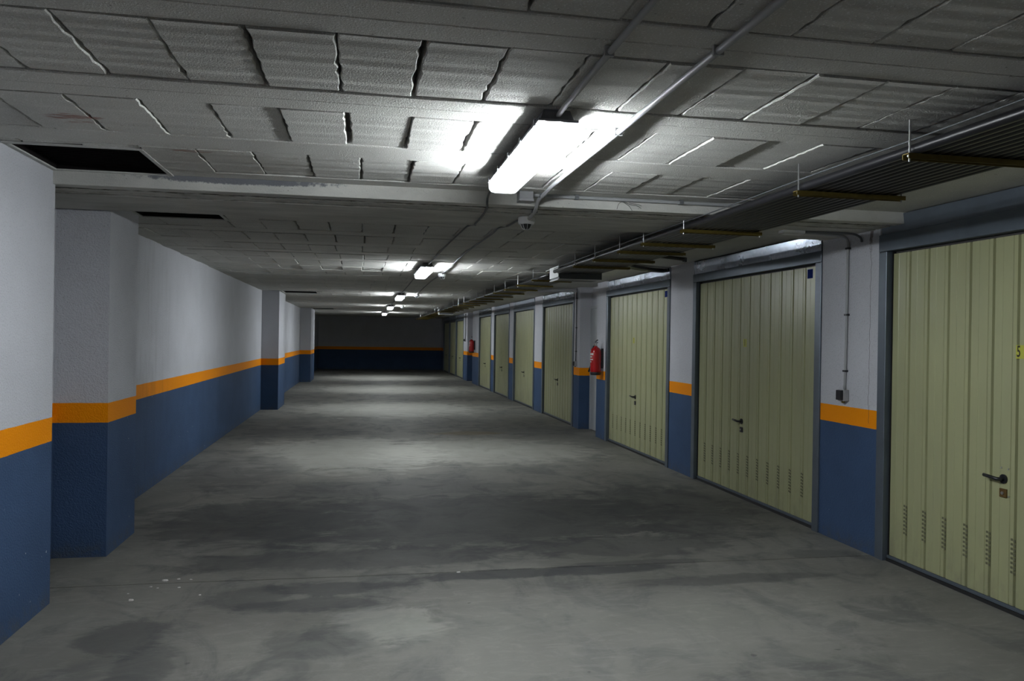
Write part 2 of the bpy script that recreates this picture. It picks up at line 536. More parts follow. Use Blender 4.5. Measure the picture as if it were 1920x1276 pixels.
floor = obj('floor', boxes((-2.4, 4.2, YB - 0.3, YF + 0.3, -0.25, -0.05)), 'slab')
tag(floor, 'grey stained concrete floor of the underground garage aisle', 'floor', kind='structure')
def floor_slab(front):
    bm = bmesh.new()
    r = random.Random(3)
    n = 60
    edge = [(-2.3 + 6.4 * k / n, 5.015 + 0.0035 * r.uniform(-1, 1) + (0.02 * math.sin(k * 0.21) - 0.012 * (k / n)) * 0.4) for k in range(n + 1)]
    if front:
        ring = [(-2.3, YB - 0.2), (4.1, YB - 0.2)] + [(x, y - 0.006) for x, y in edge[::-1]]
    else:
        ring = [(4.1, YF + 0.2), (-2.3, YF + 0.2)] + [(x, y + 0.006) for x, y in edge]
    top = [bm.verts.new((x, y, 0)) for x, y in ring]
    bot = [bm.verts.new((x, y, -0.05)) for x, y in ring]
    bm.faces.new(top)
    bm.faces.new(bot[::-1])
    for i in range(len(ring)):
        j = (i + 1) % len(ring)
        bm.faces.new((top[j], top[i], bot[i], bot[j]))
    bmesh.ops.recalc_face_normals(bm, faces=bm.faces)
    return bm
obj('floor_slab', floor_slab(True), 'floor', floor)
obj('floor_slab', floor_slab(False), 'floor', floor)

# left wall: thick stretch, recessed stretch, pillars
wl = obj('wall_left', boxes((XL - 0.25, XL, YB, YF, 0, 2.46)), 'wall_l')
tag(wl, 'long white rendered wall with orange stripe above blue dado', 'wall', kind='structure')
obj('thick_wall_section', boxes((XL, XN, YB, 4.735, 0, 2.46)), 'wall', wl)
for (a, b) in ((5.67, 6.33), (16.4, 17.7), (26.2, 28.1)):
    bm = bmesh.new()
    box(bm, XL, XP, a, b, 0, 2.46)
    obj('pillar', bm, 'wall', wl)
wf = obj('wall_far', boxes((-2.3, 4.2, YF, YF + 0.25, 0, 2.46)), 'wall')
tag(wf, 'shadowed white end wall with orange stripe over dark blue dado', 'wall', kind='structure')
wb = obj('wall_back', boxes((-2.3, 4.2, YB - 0.25, YB, 0, 2.46)), 'wall')
tag(wb, 'white and blue wall closing the aisle behind the camera', 'wall', kind='structure')

# right wall: piers between the doors
DOORS = [(2.62, 4.955), (5.66, 8.125), (8.785, 11.27), (13.10, 15.53), (16.28, 18.66), (19.20, 21.52), (22.02, 24.43), (28.25, 30.60), (30.68, 33.05), (33.13, 35.5)]
wr = obj('wall_right', boxes((XR + 0.40, XR + 0.65, YB, YF, 0, 2.46)), 'wall')
tag(wr, 'wall of white and blue piers between the cream garage doors', 'wall', kind='structure')
piers = [(YB, 2.62), (4.955, 5.66), (8.125, 8.785), (11.27, 11.75), (12.75, 13.10), (15.53, 16.28), (18.66, 19.20), (21.52, 22.02), (24.43, 25.90), (27.20, 28.25), (30.60, 30.68), (33.05, 33.13), (35.5, YF)]
for a, b in piers:
    obj('pier', boxes((XR, XR + 0.40, a, b, 0, 2.46)), 'wall_r' if a == 4.955 else 'wall', wr)
for a, b in ((11.75, 12.75), (25.90, 27.20)):
    obj('recess_back', boxes((XR + 0.217, XR + 0.40, a, b, 0, 2.46)), 'wall', wr)

# ceiling: slab above, joists, hollow blocks, solid margin, downstand beam
ceil = obj('ceiling', boxes((-2.4, 4.2, YB - 0.3, YF + 0.3, 2.452, 2.62)), 'slab')
tag(ceil, 'whitewashed ceiling of concrete joists and hollow clay blocks', 'ceiling', kind='structure')

XB1 = 2.48          # blocks end here; solid margin from here to the doors
def ragged_strip(x0, x1, y0, y1, z0, z1, jag=0.003, step=0.12, seed=1, bev=0.004, jag_front=True):
    r = random.Random(seed)
    n = max(2, int((x1 - x0) / step))
    bm = bmesh.new()
    rows = []
    for k in range(n + 1):
        x = x0 + (x1 - x0) * k / n
        a = y0 + (r.uniform(0, jag) if jag_front else 0)
        b = y1 - r.uniform(0, jag)
        rows.append([bm.verts.new(c) for c in ((x, a, z1), (x, a, z0 + bev), (x, a + bev, z0), (x, b - bev, z0), (x, b, z0 + bev), (x, b, z1))])
    for p, q in zip(rows, rows[1:]):
        for i in range(6):
            j = (i + 1) % 6
            bm.faces.new((p[i], q[i], q[j], p[j]))
    bm.faces.new(rows[0]); bm.faces.new(rows[-1][::-1])
    bmesh.ops.recalc_face_normals(bm, faces=bm.faces)
    return bm

GRILLES = [(-1.68, -1.06, 4.06, 4.70), (-1.68, -1.04, 5.66, 6.42), (-1.63, -0.93, 16.22, 17.0), (-1.66, -0.95, 26.0, 26.9)]
def joist_pair(y0, y1, seed, single=False, x0=XL, dz=0.0):
    for q in GRILLES:
        if q[2] < y1 - 0.01 and y0 + 0.01 < q[3]:
            x0 = q[1] + 0.008
    ym = (y0 + y1) / 2
    z = ZC + dz
    if single:
        obj('joist', ragged_strip(x0, XB1, y0 + .004, y1 - .004, z, 2.452, seed=seed), 'joist', ceil)
        return
    obj('joist', ragged_strip(x0, XB1, y0 + 0.004, ym - 0.002, z, 2.452, 0.004, 0.09, seed), 'joist', ceil)
    obj('joist', ragged_strip(x0, XB1, ym + 0.003, y1 - 0.004, z + 0.003, 2.452, 0.004, 0.09, seed + 1), 'joist', ceil)

def block_mesh(w, d, seed):
    """one hollow block seen from below: ribbed underside, ragged broken side edges"""
    r = random.Random(seed)
    bm = bmesh.new()
    n = 13
    rows = []
    h = 0.055
    for k in range(n + 1):
        y = -d / 2 + d * k / n
        jl = r.uniform(0, 0.008) if r.random() < 0.55 else 0
        jr = r.uniform(0, 0.010) if r.random() < 0.55 else 0
        rib = 0.0022 * (k % 2)
        xs = (-w / 2 + jl, -w / 2 + jl + 0.004, w / 2 - jr - 0.004, w / 2 - jr)
        rows.append([bm.verts.new(c) for c in ((xs[0], y, h), (xs[0], y, 0.005), (xs[1], y, rib), (xs[2], y, rib), (xs[3], y, 0.005), (xs[3], y, h))])
    for p, q in zip(rows, rows[1:]):
        for i in range(5):
            bm.faces.new((p[i], p[i + 1], q[i + 1], q[i]))
    bm.faces.new(rows[0][::-1]); bm.faces.new(rows[-1])
    bmesh.ops.recalc_face_normals(bm, faces=bm.faces)
    return bm

PITCH = 0.2605
seam0 = -0.093          # a seam of the near rows falls here
protos = {}
OPEN_SEAMS = {2.38: ((-0.35, 0.011), (0.165, 0.014), (0.43, 0.007), (-0.09, 0.004)), 3.2: ((-0.078, 0.018), (0.445, 0.010)), 3.99: ((0.24, 0.008), (-0.02, 0.005)), 6.3: ((-0.5, 0.008), (-0.26, 0.009), (0.25, 0.010)), 7.1: ((-0.28, 0.010), (0.0, 0.010))}
def block_row(y0, y1, near=True, shift=0.0, xmin=XL, seed=0):
    r = random.Random(seed * 31 + 5)
    d = (y1 - y0) - 0.008
    key = round(d, 2)
    xs = []
    k = math.floor((xmin - seam0 - shift) / PITCH)
    while True:
        a = seam0 + shift + k * PITCH
        if a > XB1 - 0.03:
            break
        xs.append((max(a, xmin), min(a + PITCH, XB1)))
        k += 1
    far = bmesh.new() if not near else None
    def gap_at(x):
        for sx, g in OPEN_SEAMS.get(round(y0, 2), ()):
            if abs(x - sx) < 0.06:
                return g
        return random.Random(int((x + 50) * 37) + seed * 977).choice((0.0008, 0.001, 0.002, 0.003, 0.005))
    for (a, b) in xs:
        cx, cy = (a + b) / 2, (y0 + y1) / 2
        ya, yb = y0, y1
        for g in GRILLES:
            if g[0] - 0.3 < cx < g[1] + 0.06 and g[2] < y1 and y0 < g[3]:
                if g[2] > y0 + 0.04:
                    yb = min(yb, g[2])
                elif g[3] < y1 - 0.04:
                    ya = max(ya, g[3])
                else:
                    yb = ya
                if b > g[1] > a:
                    b = max(b, g[1] + 0.01)
        if yb - ya < 0.04:
            continue
        cx, cy = (a + b) / 2, (ya + yb) / 2
        dd = yb - ya - 0.008
        if near:
            ga, gb = gap_at(a), gap_at(b)
            cx += (ga - gb) / 4
            gap = round((ga + gb) / 2, 3)
        else:
            gap = 0.005
        w = b - a - gap
        if w < 0.02:
            continue
        if near:
            full = abs((b - a) - PITCH) < 0.002
            kk = (round(dd, 2), gap, r.randrange(3)) if full else None
            z = ZC + r.uniform(-0.003, 0.006)
            rot = (r.uniform(-0.006, 0.006), r.uniform(-0.012, 0.012), r.uniform(-0.004, 0.004))
            if kk and kk in protos:
                share(protos[kk], 'ceiling_block', ceil, (cx, cy, z), rot)
            else:
                o = obj('ceiling_block', block_mesh(w, dd, r.randrange(9999)), 'block', ceil, (cx, cy, z))
                o.rotation_euler = rot
                if kk:
                    protos[kk] = o
        else:
            z = ZC + r.uniform(-0.003, 0.005)
            box(far, a + 0.003, b - 0.003, ya + 0.004, yb - 0.004, z, 2.452)
    return far

# near bay
near_rows = [(-0.88, -0.33), (-0.07, 0.48), (0.74, 1.29), (1.55, 2.10), (2.375, 2.93), (3.20, 3.74), (3.99, 4.545)]
for i, (a, b) in enumerate(near_rows):
    block_row(a, b, True, shift=(0.0, 0.005, -0.006, 0.0, 0.0, 0.015, 0.07)[i], xmin=XN, seed=i)
joist_pair(-0.33, -0.07, 11, x0=XN)
joist_pair(0.48, 0.74, 13, x0=XN)
joist_pair(1.29, 1.55, 15, x0=XN)
joist_pair(2.10, 2.375, 17, x0=XN)
joist_pair(2.93, 3.20, 19, x0=XN, dz=-0.002)
joist_pair(3.74, 3.99, 21, x0=XN, single=True)
bmf = bmesh.new()
for k in range(7):
    y1 = -0.88 - 0.26 - 0.81 * k
    fb = block_row(y1 - 0.55, y1, False, xmin=XN, seed=60 + k)
    tmp = bpy.data.meshes.new('tmp'); fb.to_mesh(tmp); fb.free(); bmf.from_mesh(tmp); bpy.data.meshes.remove(tmp)
obj('ceiling_block', bmf, 'block', ceil, kind='stuff')
for k in range(7):
    y1 = -0.88 - 0.81 * k
    joist_pair(y1 - 0.26, y1, 200 + 2 * k, single=True, x0=XN)
# plastered ledge along the beam
obj('ledge', ragged_strip(-1.06, XB1, 4.553, 4.70, ZC + 0.001, 2.452, seed=31), 'joist', ceil)

# downstand beam in formwork boards with ragged board joints
beam = obj('beam', boxes((XL, XR + 0.4, 4.70, 5.62, 2.325, 2.452)), 'beam', ceil)
obj('beam_soffit_strip', ragged_strip(XL, XR, 4.70, 4.815, 2.310, 2.326, 0.022, 0.035, 41, 0.003, False), 'beam', beam)
obj('beam_soffit_strip', ragged_strip(XL, XR, 4.835, 4.995, 2.310, 2.326, 0.018, 0.03, 42, 0.003), 'beam', beam)
obj('beam_soffit_strip', ragged_strip(XL, XR, 5.010, 5.62, 2.309, 2.326, 0.010, 0.035, 43, 0.003), 'beam', beam)

# far bay rows
far_rows = [(5.63, 6.04)] + [(6.30 + 0.80 * k, 6.30 + 0.80 * k + 0.545) for k in range(37)]
bmf = bmesh.new()
for i, (a, b) in enumerate(far_rows):
    if b > YF - 0.1:
        break
    if i <= 7:
        block_row(a, b, True, shift=RND.uniform(-0.02, 0.02) + 0.085, seed=100 + i)
    else:
        fb = block_row(a, b, False, shift=RND.uniform(-0.06, 0.06), seed=100 + i)
        tmp = bpy.data.meshes.new('tmp'); fb.to_mesh(tmp); fb.free(); bmf.from_mesh(tmp); bpy.data.meshes.remove(tmp)
    y1 = b + 0.255 if i else 6.30
    joist_pair(b, y1, 300 + 3 * i, single=(i > 7 or i % 2 == 0), dz=0.001 * (i % 3))
obj('ceiling_block', bmf, 'block', ceil, kind='stuff')
# solid margin beside the doors
obj('solid_margin', boxes((XB1 + 0.004, XR + 0.4, YB, 4.70, ZC, 2.452)), 'joist', ceil)
obj('solid_margin', boxes((XB1 + 0.004, XR + 0.4, 5.62, YF, ZC - 0.006, 2.452)), 'joist', ceil)

# ---------------------------------------------------------------- ventilation openings in the ceiling
gl = ['dark ventilation opening with white rim in the ceiling nearest the camera, before the beam',
      'dark ventilation opening in the ceiling just past the beam, above the first pillar',
      'thin dark ventilation opening in the ceiling beside the second pillar',
      'faint dark ventilation opening in the ceiling beside the third pillar, far down the aisle']
for i, (x0, x1, y0, y1) in enumerate(GRILLES):
    g = thing('ventilation_opening', gl[i], 'vent', (x0, y0, ZC), 'ventilation openings along the left edge of the ceiling')
    w, d = x1 - x0, y1 - y0
    t = 0.022
    fr = boxes((0, w, 0, t, -0.004, 0.004), (0, w, d - t, d, -0.004, 0.004), (0, t, t, d - t, -0.004, 0.004), (w - t, w, t, d - t, -0.004, 0.004))
    obj('duct_lining', boxes((0, w, 0, t, 0.0045, 0.06), (0, w, d - t, d, 0.0045, 0.06), (0, t, t, d - t, 0.0045, 0.06), (w - t, w, t, d - t, 0.0045, 0.06)), 'grate', g)
    obj('rim', fr, 'trimwhite', g)
    m = bmesh.new()
    box(m, t, w - t, t, d - t, 0.052, 0.058)
    obj('back_panel', m, 'grate', g)
    m = bmesh.new()
    nb = 14 if i < 2 else 6
    for k in range(nb):
        y = t + (d - 2 * t) * (k + 0.5) / nb
        box(m, t, w - t, y - 0.003, y + 0.003, 0.030, 0.045)
    obj('louvre', m, 'grate', g, kind='stuff')

# ---------------------------------------------------------------- fluorescent lamps
def make_lamp():
    t = thing('ceiling_light', 'x', 'lamp', (0, 0, ZC), 'fluorescent ceiling lights along the aisle')
    Lh = 0.625
    # housing: tapered tray with a rim
    bm = bmesh.new()
    def loft(sections):
        rings = [[bm.verts.new((sx * w, sy * l, z)) for sx, sy in ((-1, -1), (1, -1), (1, 1), (-1, 1))] for w, l, z in sections]
        for a, b in zip(rings, rings[1:]):
            for k in range(4):
                bm.faces.new((a[k], a[(k + 1) % 4], b[(k + 1) % 4], b[k]))
        bm.faces.new(rings[0]); bm.faces.new(rings[-1])
        bmesh.ops.recalc_face_normals(bm, faces=bm.faces)
    loft([(0.052, Lh - 0.03, -0.002), (0.066, Lh - 0.02, -0.040), (0.079, Lh, -0.045), (0.079, Lh, -0.054), (0.070, Lh - 0.012, -0.054)])
    obj('housing', bm, 'housing', t)
    bm = bmesh.new()
    def loft2(sections):
        rings = []
        for w, l, z, c in sections:
            pts = [(-w + c, -l), (w - c, -l), (w, -l + c), (w, l - c), (w - c, l), (-w + c, l), (-w, l - c), (-w, -l + c)]
            rings.append([bm.verts.new((x, y, z)) for x, y in pts])
        for a, b in zip(rings, rings[1:]):
            for k in range(8):
                bm.faces.new((a[k], a[(k + 1) % 8], b[(k + 1) % 8], b[k]))
        bm.faces.new(rings[-1])
        bmesh.ops.recalc_face_normals(bm, faces=bm.faces)
    loft2([(0.077, Lh - 0.004, -0.0545, 0.012), (0.075, Lh - 0.010, -0.090, 0.014), (0.066, Lh - 0.026, -0.108, 0.014), (0.056, Lh - 0.036, -0.112, 0.012)])
    obj('cover', bm, 'lens', t, smooth=False)
    for s in (-1, 1):
        obj('tube', tube(bmesh.new(), [(s * 0.038, -0.575, -0.088), (s * 0.038, 0.575, -0.088)], 0.0125, 8), 'tube', t, smooth=True)
        for e in (-1, 1):
            y = 0.594 * e
            obj('lamp_holder', boxes((s * 0.034 - 0.012, s * 0.034 + 0.012, y - 0.012, y + 0.012, -0.100, -0.055)), 'white', t)
    # unseen cross baffles added to cut light thrown along the aisle
    baffle = None
    for k in range(13):
        y = -0.52 + 1.04 * k / 12
        if baffle is None:
            baffle = obj('added_light_baffle', boxes((-0.0695, 0.0695, -0.0008, 0.0008, -0.105, -0.056)), 'housing', t, (0, y, 0))
        else:
            share(baffle, 'added_light_baffle', t, (0, y, 0))
    bm0 = boxes((0.0793, 0.0855, -0.012, 0.012, -0.061, -0.035))
    first = None
    for s in (-1, 1):
        for y in (-0.56, -0.28, 0.0, 0.28, 0.56):
            if first is None:
                first = obj('clip', bm0, 'housing', t, (0 if s > 0 else -0.1648, y, 0))
            else:
                share(first, 'clip', t, (0 if s > 0 else -0.1648, y, 0))
    return t
lamp_labels = ['big glaring twin fluorescent ceiling light just before the beam',
               'second lit fluorescent ceiling light along the aisle, first one past the beam',
               'third lit fluorescent ceiling light down the aisle, with a dark detector beside it',
               'fourth lit ceiling light down the aisle, small and distant',
               'fifth and smallest lit ceiling light, just before the end wall',
               'fluorescent ceiling light behind the camera']
lamp = make_lamp()
for i, y in enumerate((3.55, 9.95, 16.55, 22.55, 28.85, -3.0)):
    o = lamp if i == 0 else copy_tree(lamp)
    o.location = (0.722 + (0.012 if i else 0), y, ZC)
    o['label'] = lamp_labels[i]

# ---------------------------------------------------------------- surface conduits and small fittings on the ceiling
def conduit(name, label, pts, r, mat, clips=None, sm=True, group=None, k=5, nclip=0):
    path = smooth_path(pts, k) if sm else pts
    t = thing(name, label, 'conduit', tuple(pts[0]), group)
    o0 = Vector(pts[0])
    obj('pipe', tube(bmesh.new(), [Vector(p) - o0 for p in path], r, 10), mat, t, smooth=True)
    if clips:
        first = None
        for c in clips:
            p = Vector(c[:3]) - o0
            b = c[3]
            bm = boxes(tuple(v for ax in range(3) for v in (p[ax] - b[ax], p[ax] + b[ax])))
            obj('clip', bm, 'pvcd' if len(c) < 5 else c[4], t)
    return t
zc = ZC - 0.016
conduit('conduit', 'thin straight grey conduit leading into the big near ceiling light', [(0.715, -2.36, ZC - 0.018), (0.715, 0.5, ZC - 0.018), (0.718, 2.2, ZC - 0.018), (0.722, 2.80, ZC - 0.022), (0.724, 2.94, ZC - 0.026)], 0.0105, 'pvc',
        [(0.716, 2.28, ZC - 0.016, (0.0145, 0.006, 0.0150), 'pvc'), (0.715, 0.9, ZC - 0.016, (0.0145, 0.006, 0.0150), 'pvc')])
conduit('conduit', 'long grey conduit parallel to the near lamp, ending at the ceiling detector under the beam',
        [(1.030, YB, ZC - 0.018), (1.030, 0.5, ZC - 0.018), (1.030, 2.2, ZC - 0.018), (1.034, 3.2, ZC - 0.018), (1.036, 4.2, ZC - 0.020), (1.032, 4.50, ZC - 0.036), (1.028, 4.64, 2.335), (1.03, 4.72, 2.297), (1.045, 4.85, 2.296), (1.06, 5.06, 2.290)], 0.0125, 'pvc',
        [(1.030, 2.20, ZC - 0.016, (0.0165, 0.006, 0.0150), 'pvc'), (1.035, 3.15, ZC - 0.016, (0.0165, 0.006, 0.0150), 'pvc'), (1.031, 4.56, 2.352, (0.016, 0.008, 0.012)), (1.043, 4.83, 2.300, (0.018, 0.010, 0.0085))])
conduit('conduit', 'thin dark wandering cable from the near light to the second light',
        [(0.70, 4.185, 2.350), (0.702, 4.40, 2.345), (0.715, 4.62, 2.34), (0.72, 4.68, 2.31), (0.735, 4.78, 2.302), (0.755, 5.1, 2.301), (0.76, 5.5, 2.301), (0.80, 5.72, 2.33), (0.80, 6.1, ZC - 0.009), (0.785, 6.35, ZC - 0.009), (0.77, 7.4, ZC - 0.008), (0.762, 8.4, ZC - 0.008), (0.745, 9.33, ZC - 0.02)], 0.0065, 'pvcd')
conduit('conduit', 'thin dark wavy cable leaving the ceiling detector towards the second light',
        [(1.02, 5.18, 2.30), (1.00, 5.5, 2.301), (1.02, 5.75, 2.33), (1.045, 6.2, ZC - 0.009), (1.05, 6.6, ZC - 0.009), (1.027, 7.8, ZC - 0.008), (1.03, 8.6, ZC - 0.008), (1.05, 10.76, ZC - 0.014)], 0.0065, 'pvcd')
conduit('conduit', 'thin cable on the ceiling between the second and third lights', [(0.745, 10.57, ZC - 0.02), (0.73, 11.2, ZC - 0.008), (0.74, 13.5, ZC - 0.008), (0.735, 15.0, ZC - 0.012), (0.734, 15.94, ZC - 0.02)], 0.008, 'pvcd')
conduit('conduit', 'thin cable on the ceiling between the detectors past the second light', [(1.06, 10.92, ZC - 0.014), (1.03, 12.0, ZC - 0.009), (1.04, 14.0, ZC - 0.009), (1.06, 16.14, ZC - 0.014)], 0.008, 'pvcd')
conduit('conduit', 'thin cable on the ceiling between the third and fourth lights', [(0.734, 17.18, ZC - 0.02), (0.73, 19.5, ZC - 0.010), (0.734, 21.93, ZC - 0.02)], 0.009, 'pvcd')
conduit('conduit', 'thin cable on the ceiling between the fourth and fifth lights', [(0.734, 23.18, ZC - 0.02), (0.73, 25.5, ZC - 0.010), (0.734, 28.22, ZC - 0.02)], 0.009, 'pvcd')
# branch across the ledge
conduit('conduit', 'pale conduit running across the beam edge from the small box to the black pipes',
        [(0.995, 4.665, 2.371), (1.5, 4.665, 2.3705), (2.0, 4.665, 2.370), (2.44, 4.665, 2.366)], 0.011, 'pvc',
        [(1.27, 4.665, 2.371, (0.012, 0.014, 0.014)), (1.95, 4.665, 2.371, (0.012, 0.014, 0.014))])

t = thing('junction_box', 'small square grey junction box at the end of the near light', 'box', (0.948, 4.655, 2.336))
bm = bmesh.new()
box(bm, -0.043, 0.043, -0.043, 0.043, 0.0, 0.049, 0.004)
obj('body', bm, 'pvc', t)
obj('lid', boxes((-0.045, 0.045, -0.045, 0.045, -0.010, 0.0)), 'pvc', t)
obj('screw', boxes((-0.034, -0.028, -0.034, -0.028, -0.012, -0.010)), 'steel', t)

def make_detector():
    t = thing('ceiling_detector', 'x', 'detector', (1.055, 5.13, 2.309), 'round gas detectors on the ceiling')
    obj('base', lathe(bmesh.new(), [(0.0, 0.0), (0.052, 0.0), (0.056, -0.004), (0.056, -0.034), (0.050, -0.048), (0.0, -0.048)]), 'white', t, smooth=False)
    bm = lathe(bmesh.new(), [(0.0, -0.048), (0.036, -0.048), (0.036, -0.052), (0.026, -0.072), (0.012, -0.080), (0.0, -0.081)], 16)
    obj('sensor_dome', bm, 'blackpl', t)
    bm = bmesh.new()
    for k in range(8):
        a = k * math.pi / 4
        c, s = math.cos(a), math.sin(a)
        tube(bm, [(0.040 * c, 0.040 * s, -0.047), (0.0385 * c, 0.0385 * s, -0.056), (0.028 * c, 0.028 * s, -0.076), (0.010 * c, 0.010 * s, -0.085)], 0.0016, 5)
    obj('cage', bm, 'white', t)
    return t
det = make_detector()
det['label'] = 'round white ceiling detector with dark domed grille hanging under the beam'
for (p, s) in (((1.055, 10.84, ZC), 'brightly lit round detector beside the second ceiling light'), ((1.06, 16.22, ZC), 'dark round detector beside the third ceiling light'), ((1.06, 22.4, ZC), 'tiny round detector beside the fourth ceiling light')):
    o = copy_tree(det)
    o.location = p
    o['label'] = s

t = thing('loose_wire', 'bunch of loose dark wire ends sticking out of the beam face', 'wire', (1.58, 4.688, 2.362))
for pts in ([(0, 0.010, 0.005), (0.03, -0.03, -0.02), (0.07, -0.05, -0.03), (0.095, -0.06, -0.048)], [(0, 0.010, 0.0), (0.02, -0.04, -0.03), (0.04, -0.05, -0.062)], [(0, 0.010, 0.0), (-0.03, -0.03, -0.01), (-0.05, -0.045, -0.03), (-0.055, -0.04, -0.055)], [(0.03, -0.02, -0.01), (0.08, -0.04, -0.02), (0.10, -0.05, -0.03)]):
    obj('strand', tube(bmesh.new(), smooth_path(pts, 3), 0.0016, 5), 'wire', t)

# ---------------------------------------------------------------- bundle of black pipes on struts
NP = 12
PX0, PDX, PR = 2.135, 0.0452, 0.0215
ZS = 2.2500
def pipe_path(k, y0, y1, curve=0.0, seed=0):
    r = random.Random(seed * 50 + k)
    x = PX0 + PDX * k
    n = max(3, int((y1 - y0) / 0.6))
    return [(x + (r.uniform(-0.0008, 0.0008) if 0 < i < n else 0), y0 + (y1 - y0) * i / n, ZS + PR + 0.0012 + (r.uniform(-0.0005, 0.0005))) for i in range(n + 1)]
for k in range(NP):
    p = pipe_path(k, YB + 0.05, 8.735, seed=1)
    o = obj('black_pipe', tube(bmesh.new(), p, PR, 10), 'pipe', smooth=True)
    if k == 0:
        tag(o, 'outermost black pipe on the aisle side of the near bundle, catching a pale highlight', 'pipe', 'black pipes in the near overhead bundle')
    elif k == NP - 1:
        tag(o, 'outermost black pipe on the door side of the near bundle', 'pipe', 'black pipes in the near overhead bundle')
    else:
        tag(o, '%s black pipe of the near overhead bundle, counting from its aisle side' % ('second', 'third', 'fourth', 'fifth', 'sixth', 'seventh', 'eighth', 'ninth', 'tenth', 'eleventh')[k - 1], 'pipe', 'black pipes in the near overhead bundle')
for k in range(9):
    p = pipe_path(k + 1, 9.18, 23.28, seed=2)
    o = obj('black_pipe', tube(bmesh.new(), p, PR, 8), 'pipe', smooth=True)
    tag(o, 'black pipe in the dark overhead bundle between the two white cable boxes', 'pipe', 'black pipes in the middle overhead bundle')
    p = pipe_path(k + 1, 23.74, 33.5, seed=3)
    o = obj('black_pipe', tube(bmesh.new(), p, PR, 8), 'pipe', smooth=True)
    tag(o, 'faint black pipe overhead beyond the distant small white cable box', 'pipe', 'black pipes in the far overhead bundle')
# thin pale cable riding on the bundle's edge
conduit('cable', 'thin dark cable lying along the aisle edge of the black pipe bundle', [(2.105, 1.0, 2.318), (2.108, 2.6, 2.304), (2.105, 3.4, 2.306), (2.108, 4.5, 2.300), (2.104, 5.6, 2.301), (2.108, 7.0, 2.306), (2.12, 8.7, 2.303)], 0.0035, 'pvcd')

def make_strut(y, length=0.56, x0=2.085):
    t = thing('strut', 'x', 'bracket', (x0, y, ZS), 'yellow steel struts carrying the black pipes')
    # slotted channel, open downwards
    bm = boxes((0, length, -0.019, 0.019, -0.0035, 0.0), (0, length, -0.019, -0.016, -0.022, -0.0035), (0, length, 0.016, 0.019, -0.022, -0.0035))
    obj('channel', bm, 'yellowst', t)
    top = (2.309 if 4.70 < y < 5.62 else (2.38 if y > 5.6 else ZC))
    for x in (0.018, length - 0.012):
        bm = tube(bmesh.new(), [(x, 0, -0.030), (x, 0, top - ZS)], 0.004, 6)
        obj('threaded_rod', bm, 'steel', t)
        bm = tube(bmesh.new(), [(x, 0, -0.012), (x, 0, -0.0036)], 0.009, 6)
        obj('nut', bm, 'steel', t)
    return t
ord_ = ['nearest', 'second', 'third', 'fourth', 'fifth', 'sixth', 'seventh']
for i, y in enumerate((2.755, 3.56, 4.98, 5.75, 6.32, 7.04, 7.74)):
    s = make_strut(y, 0.60 if i != 2 else 0.58)
    s['label'] = '%s yellow steel strut in view under the black pipes, counting away from the camera' % ord_[i]
s = make_strut(1.2, 0.60)
s['label'] = 'yellow steel strut under the black pipes above the camera, out of view'
for i in range(24):
    s = make_strut(9.75 + i * 1.0, 0.52)
    s['label'] = 'dim yellow strut under the far pipe bundle beyond the white cable box'
    s['group'] = 'yellow struts beyond the white cable box'

# white cable box across the bundle
def cable_box(y0, y1, label, x0=2.02, x1=2.66):
    t = thing('cable_box', label, 'box', (x0, y0, 2.195), 'white cable boxes across the pipe bundle')
    w, d, h = x1 - x0, y1 - y0, 0.145
    bm = bmesh.new()
    box(bm, 0.006, w, 0, d, 0, h, 0.003)
    obj('casing', bm, 'pvcd', t)
    bm = bmesh.new()
    box(bm, -0.006, 0.0055, -0.004, d + 0.004, 0.020, h + 0.003, 0.002)
    obj('end_cover', bm, 'white', t, label='white end cover')
    obj('bottom_rail', boxes((-0.006, w, -0.004, 0.012, -0.012, -0.0005), (-0.006, 0.02, 0.012, d, -0.012, -0.0005)), 'white', t, label='white bottom rail')
    for k in range(2):
        obj('hanger', boxes((0.05 + k * (w - 0.1), 0.06 + k * (w - 0.1), d / 2 - 0.01, d / 2 + 0.01, h + 0.0005, 2.379 - 2.195)), 'steel', t)
    return t
cable_box(8.745, 9.165, 'white-ended box mounted across the black pipe bundle', x0=2.185, x1=2.70)
cable_box(23.3, 23.72, 'tiny far white-ended box at the distant end of the pipe bundle', x0=2.20, x1=2.62)

# pipes turning off towards the third door
for k in range(3):
    pts = [(2.73 + 0.02 * k, 8.05 + 0.06 * k, 2.352), (2.85, 8.35 + 0.06 * k, 2.350), (3.05, 8.62 + 0.06 * k, 2.348), (3.30, 8.80 + 0.05 * k, 2.343), (3.545, 8.90 + 0.05 * k, 2.34)]
    o = obj('branch_pipe', tube(bmesh.new(), smooth_path(pts, 4), 0.020, 8), 'pipe', smooth=True)
    tag(o, '%s of three black pipes bending off the bundle to the top of the third door' % ('nearest', 'middle', 'rearmost')[k], 'pipe', 'black pipes branching to the third door')
conduit('conduit', 'short dark pipe against the ceiling over the pier between second and third doors', [(2.80, 7.50, ZC - 0.024), (3.05, 7.66, ZC - 0.024), (3.32, 7.82, ZC - 0.024)], 0.017, 'wire', [(3.32, 7.82, ZC - 0.03, (0.014, 0.026, 0.022))])
conduit('conduit', 'fat pale pipe bending along the ceiling above the fourth door', [(2.84, 13.62, 2.335), (2.92, 13.42, 2.335), (3.10, 13.12, 2.335), (3.40, 12.95, 2.335), (3.55, 12.90, 2.335)], 0.033, 'pvc')

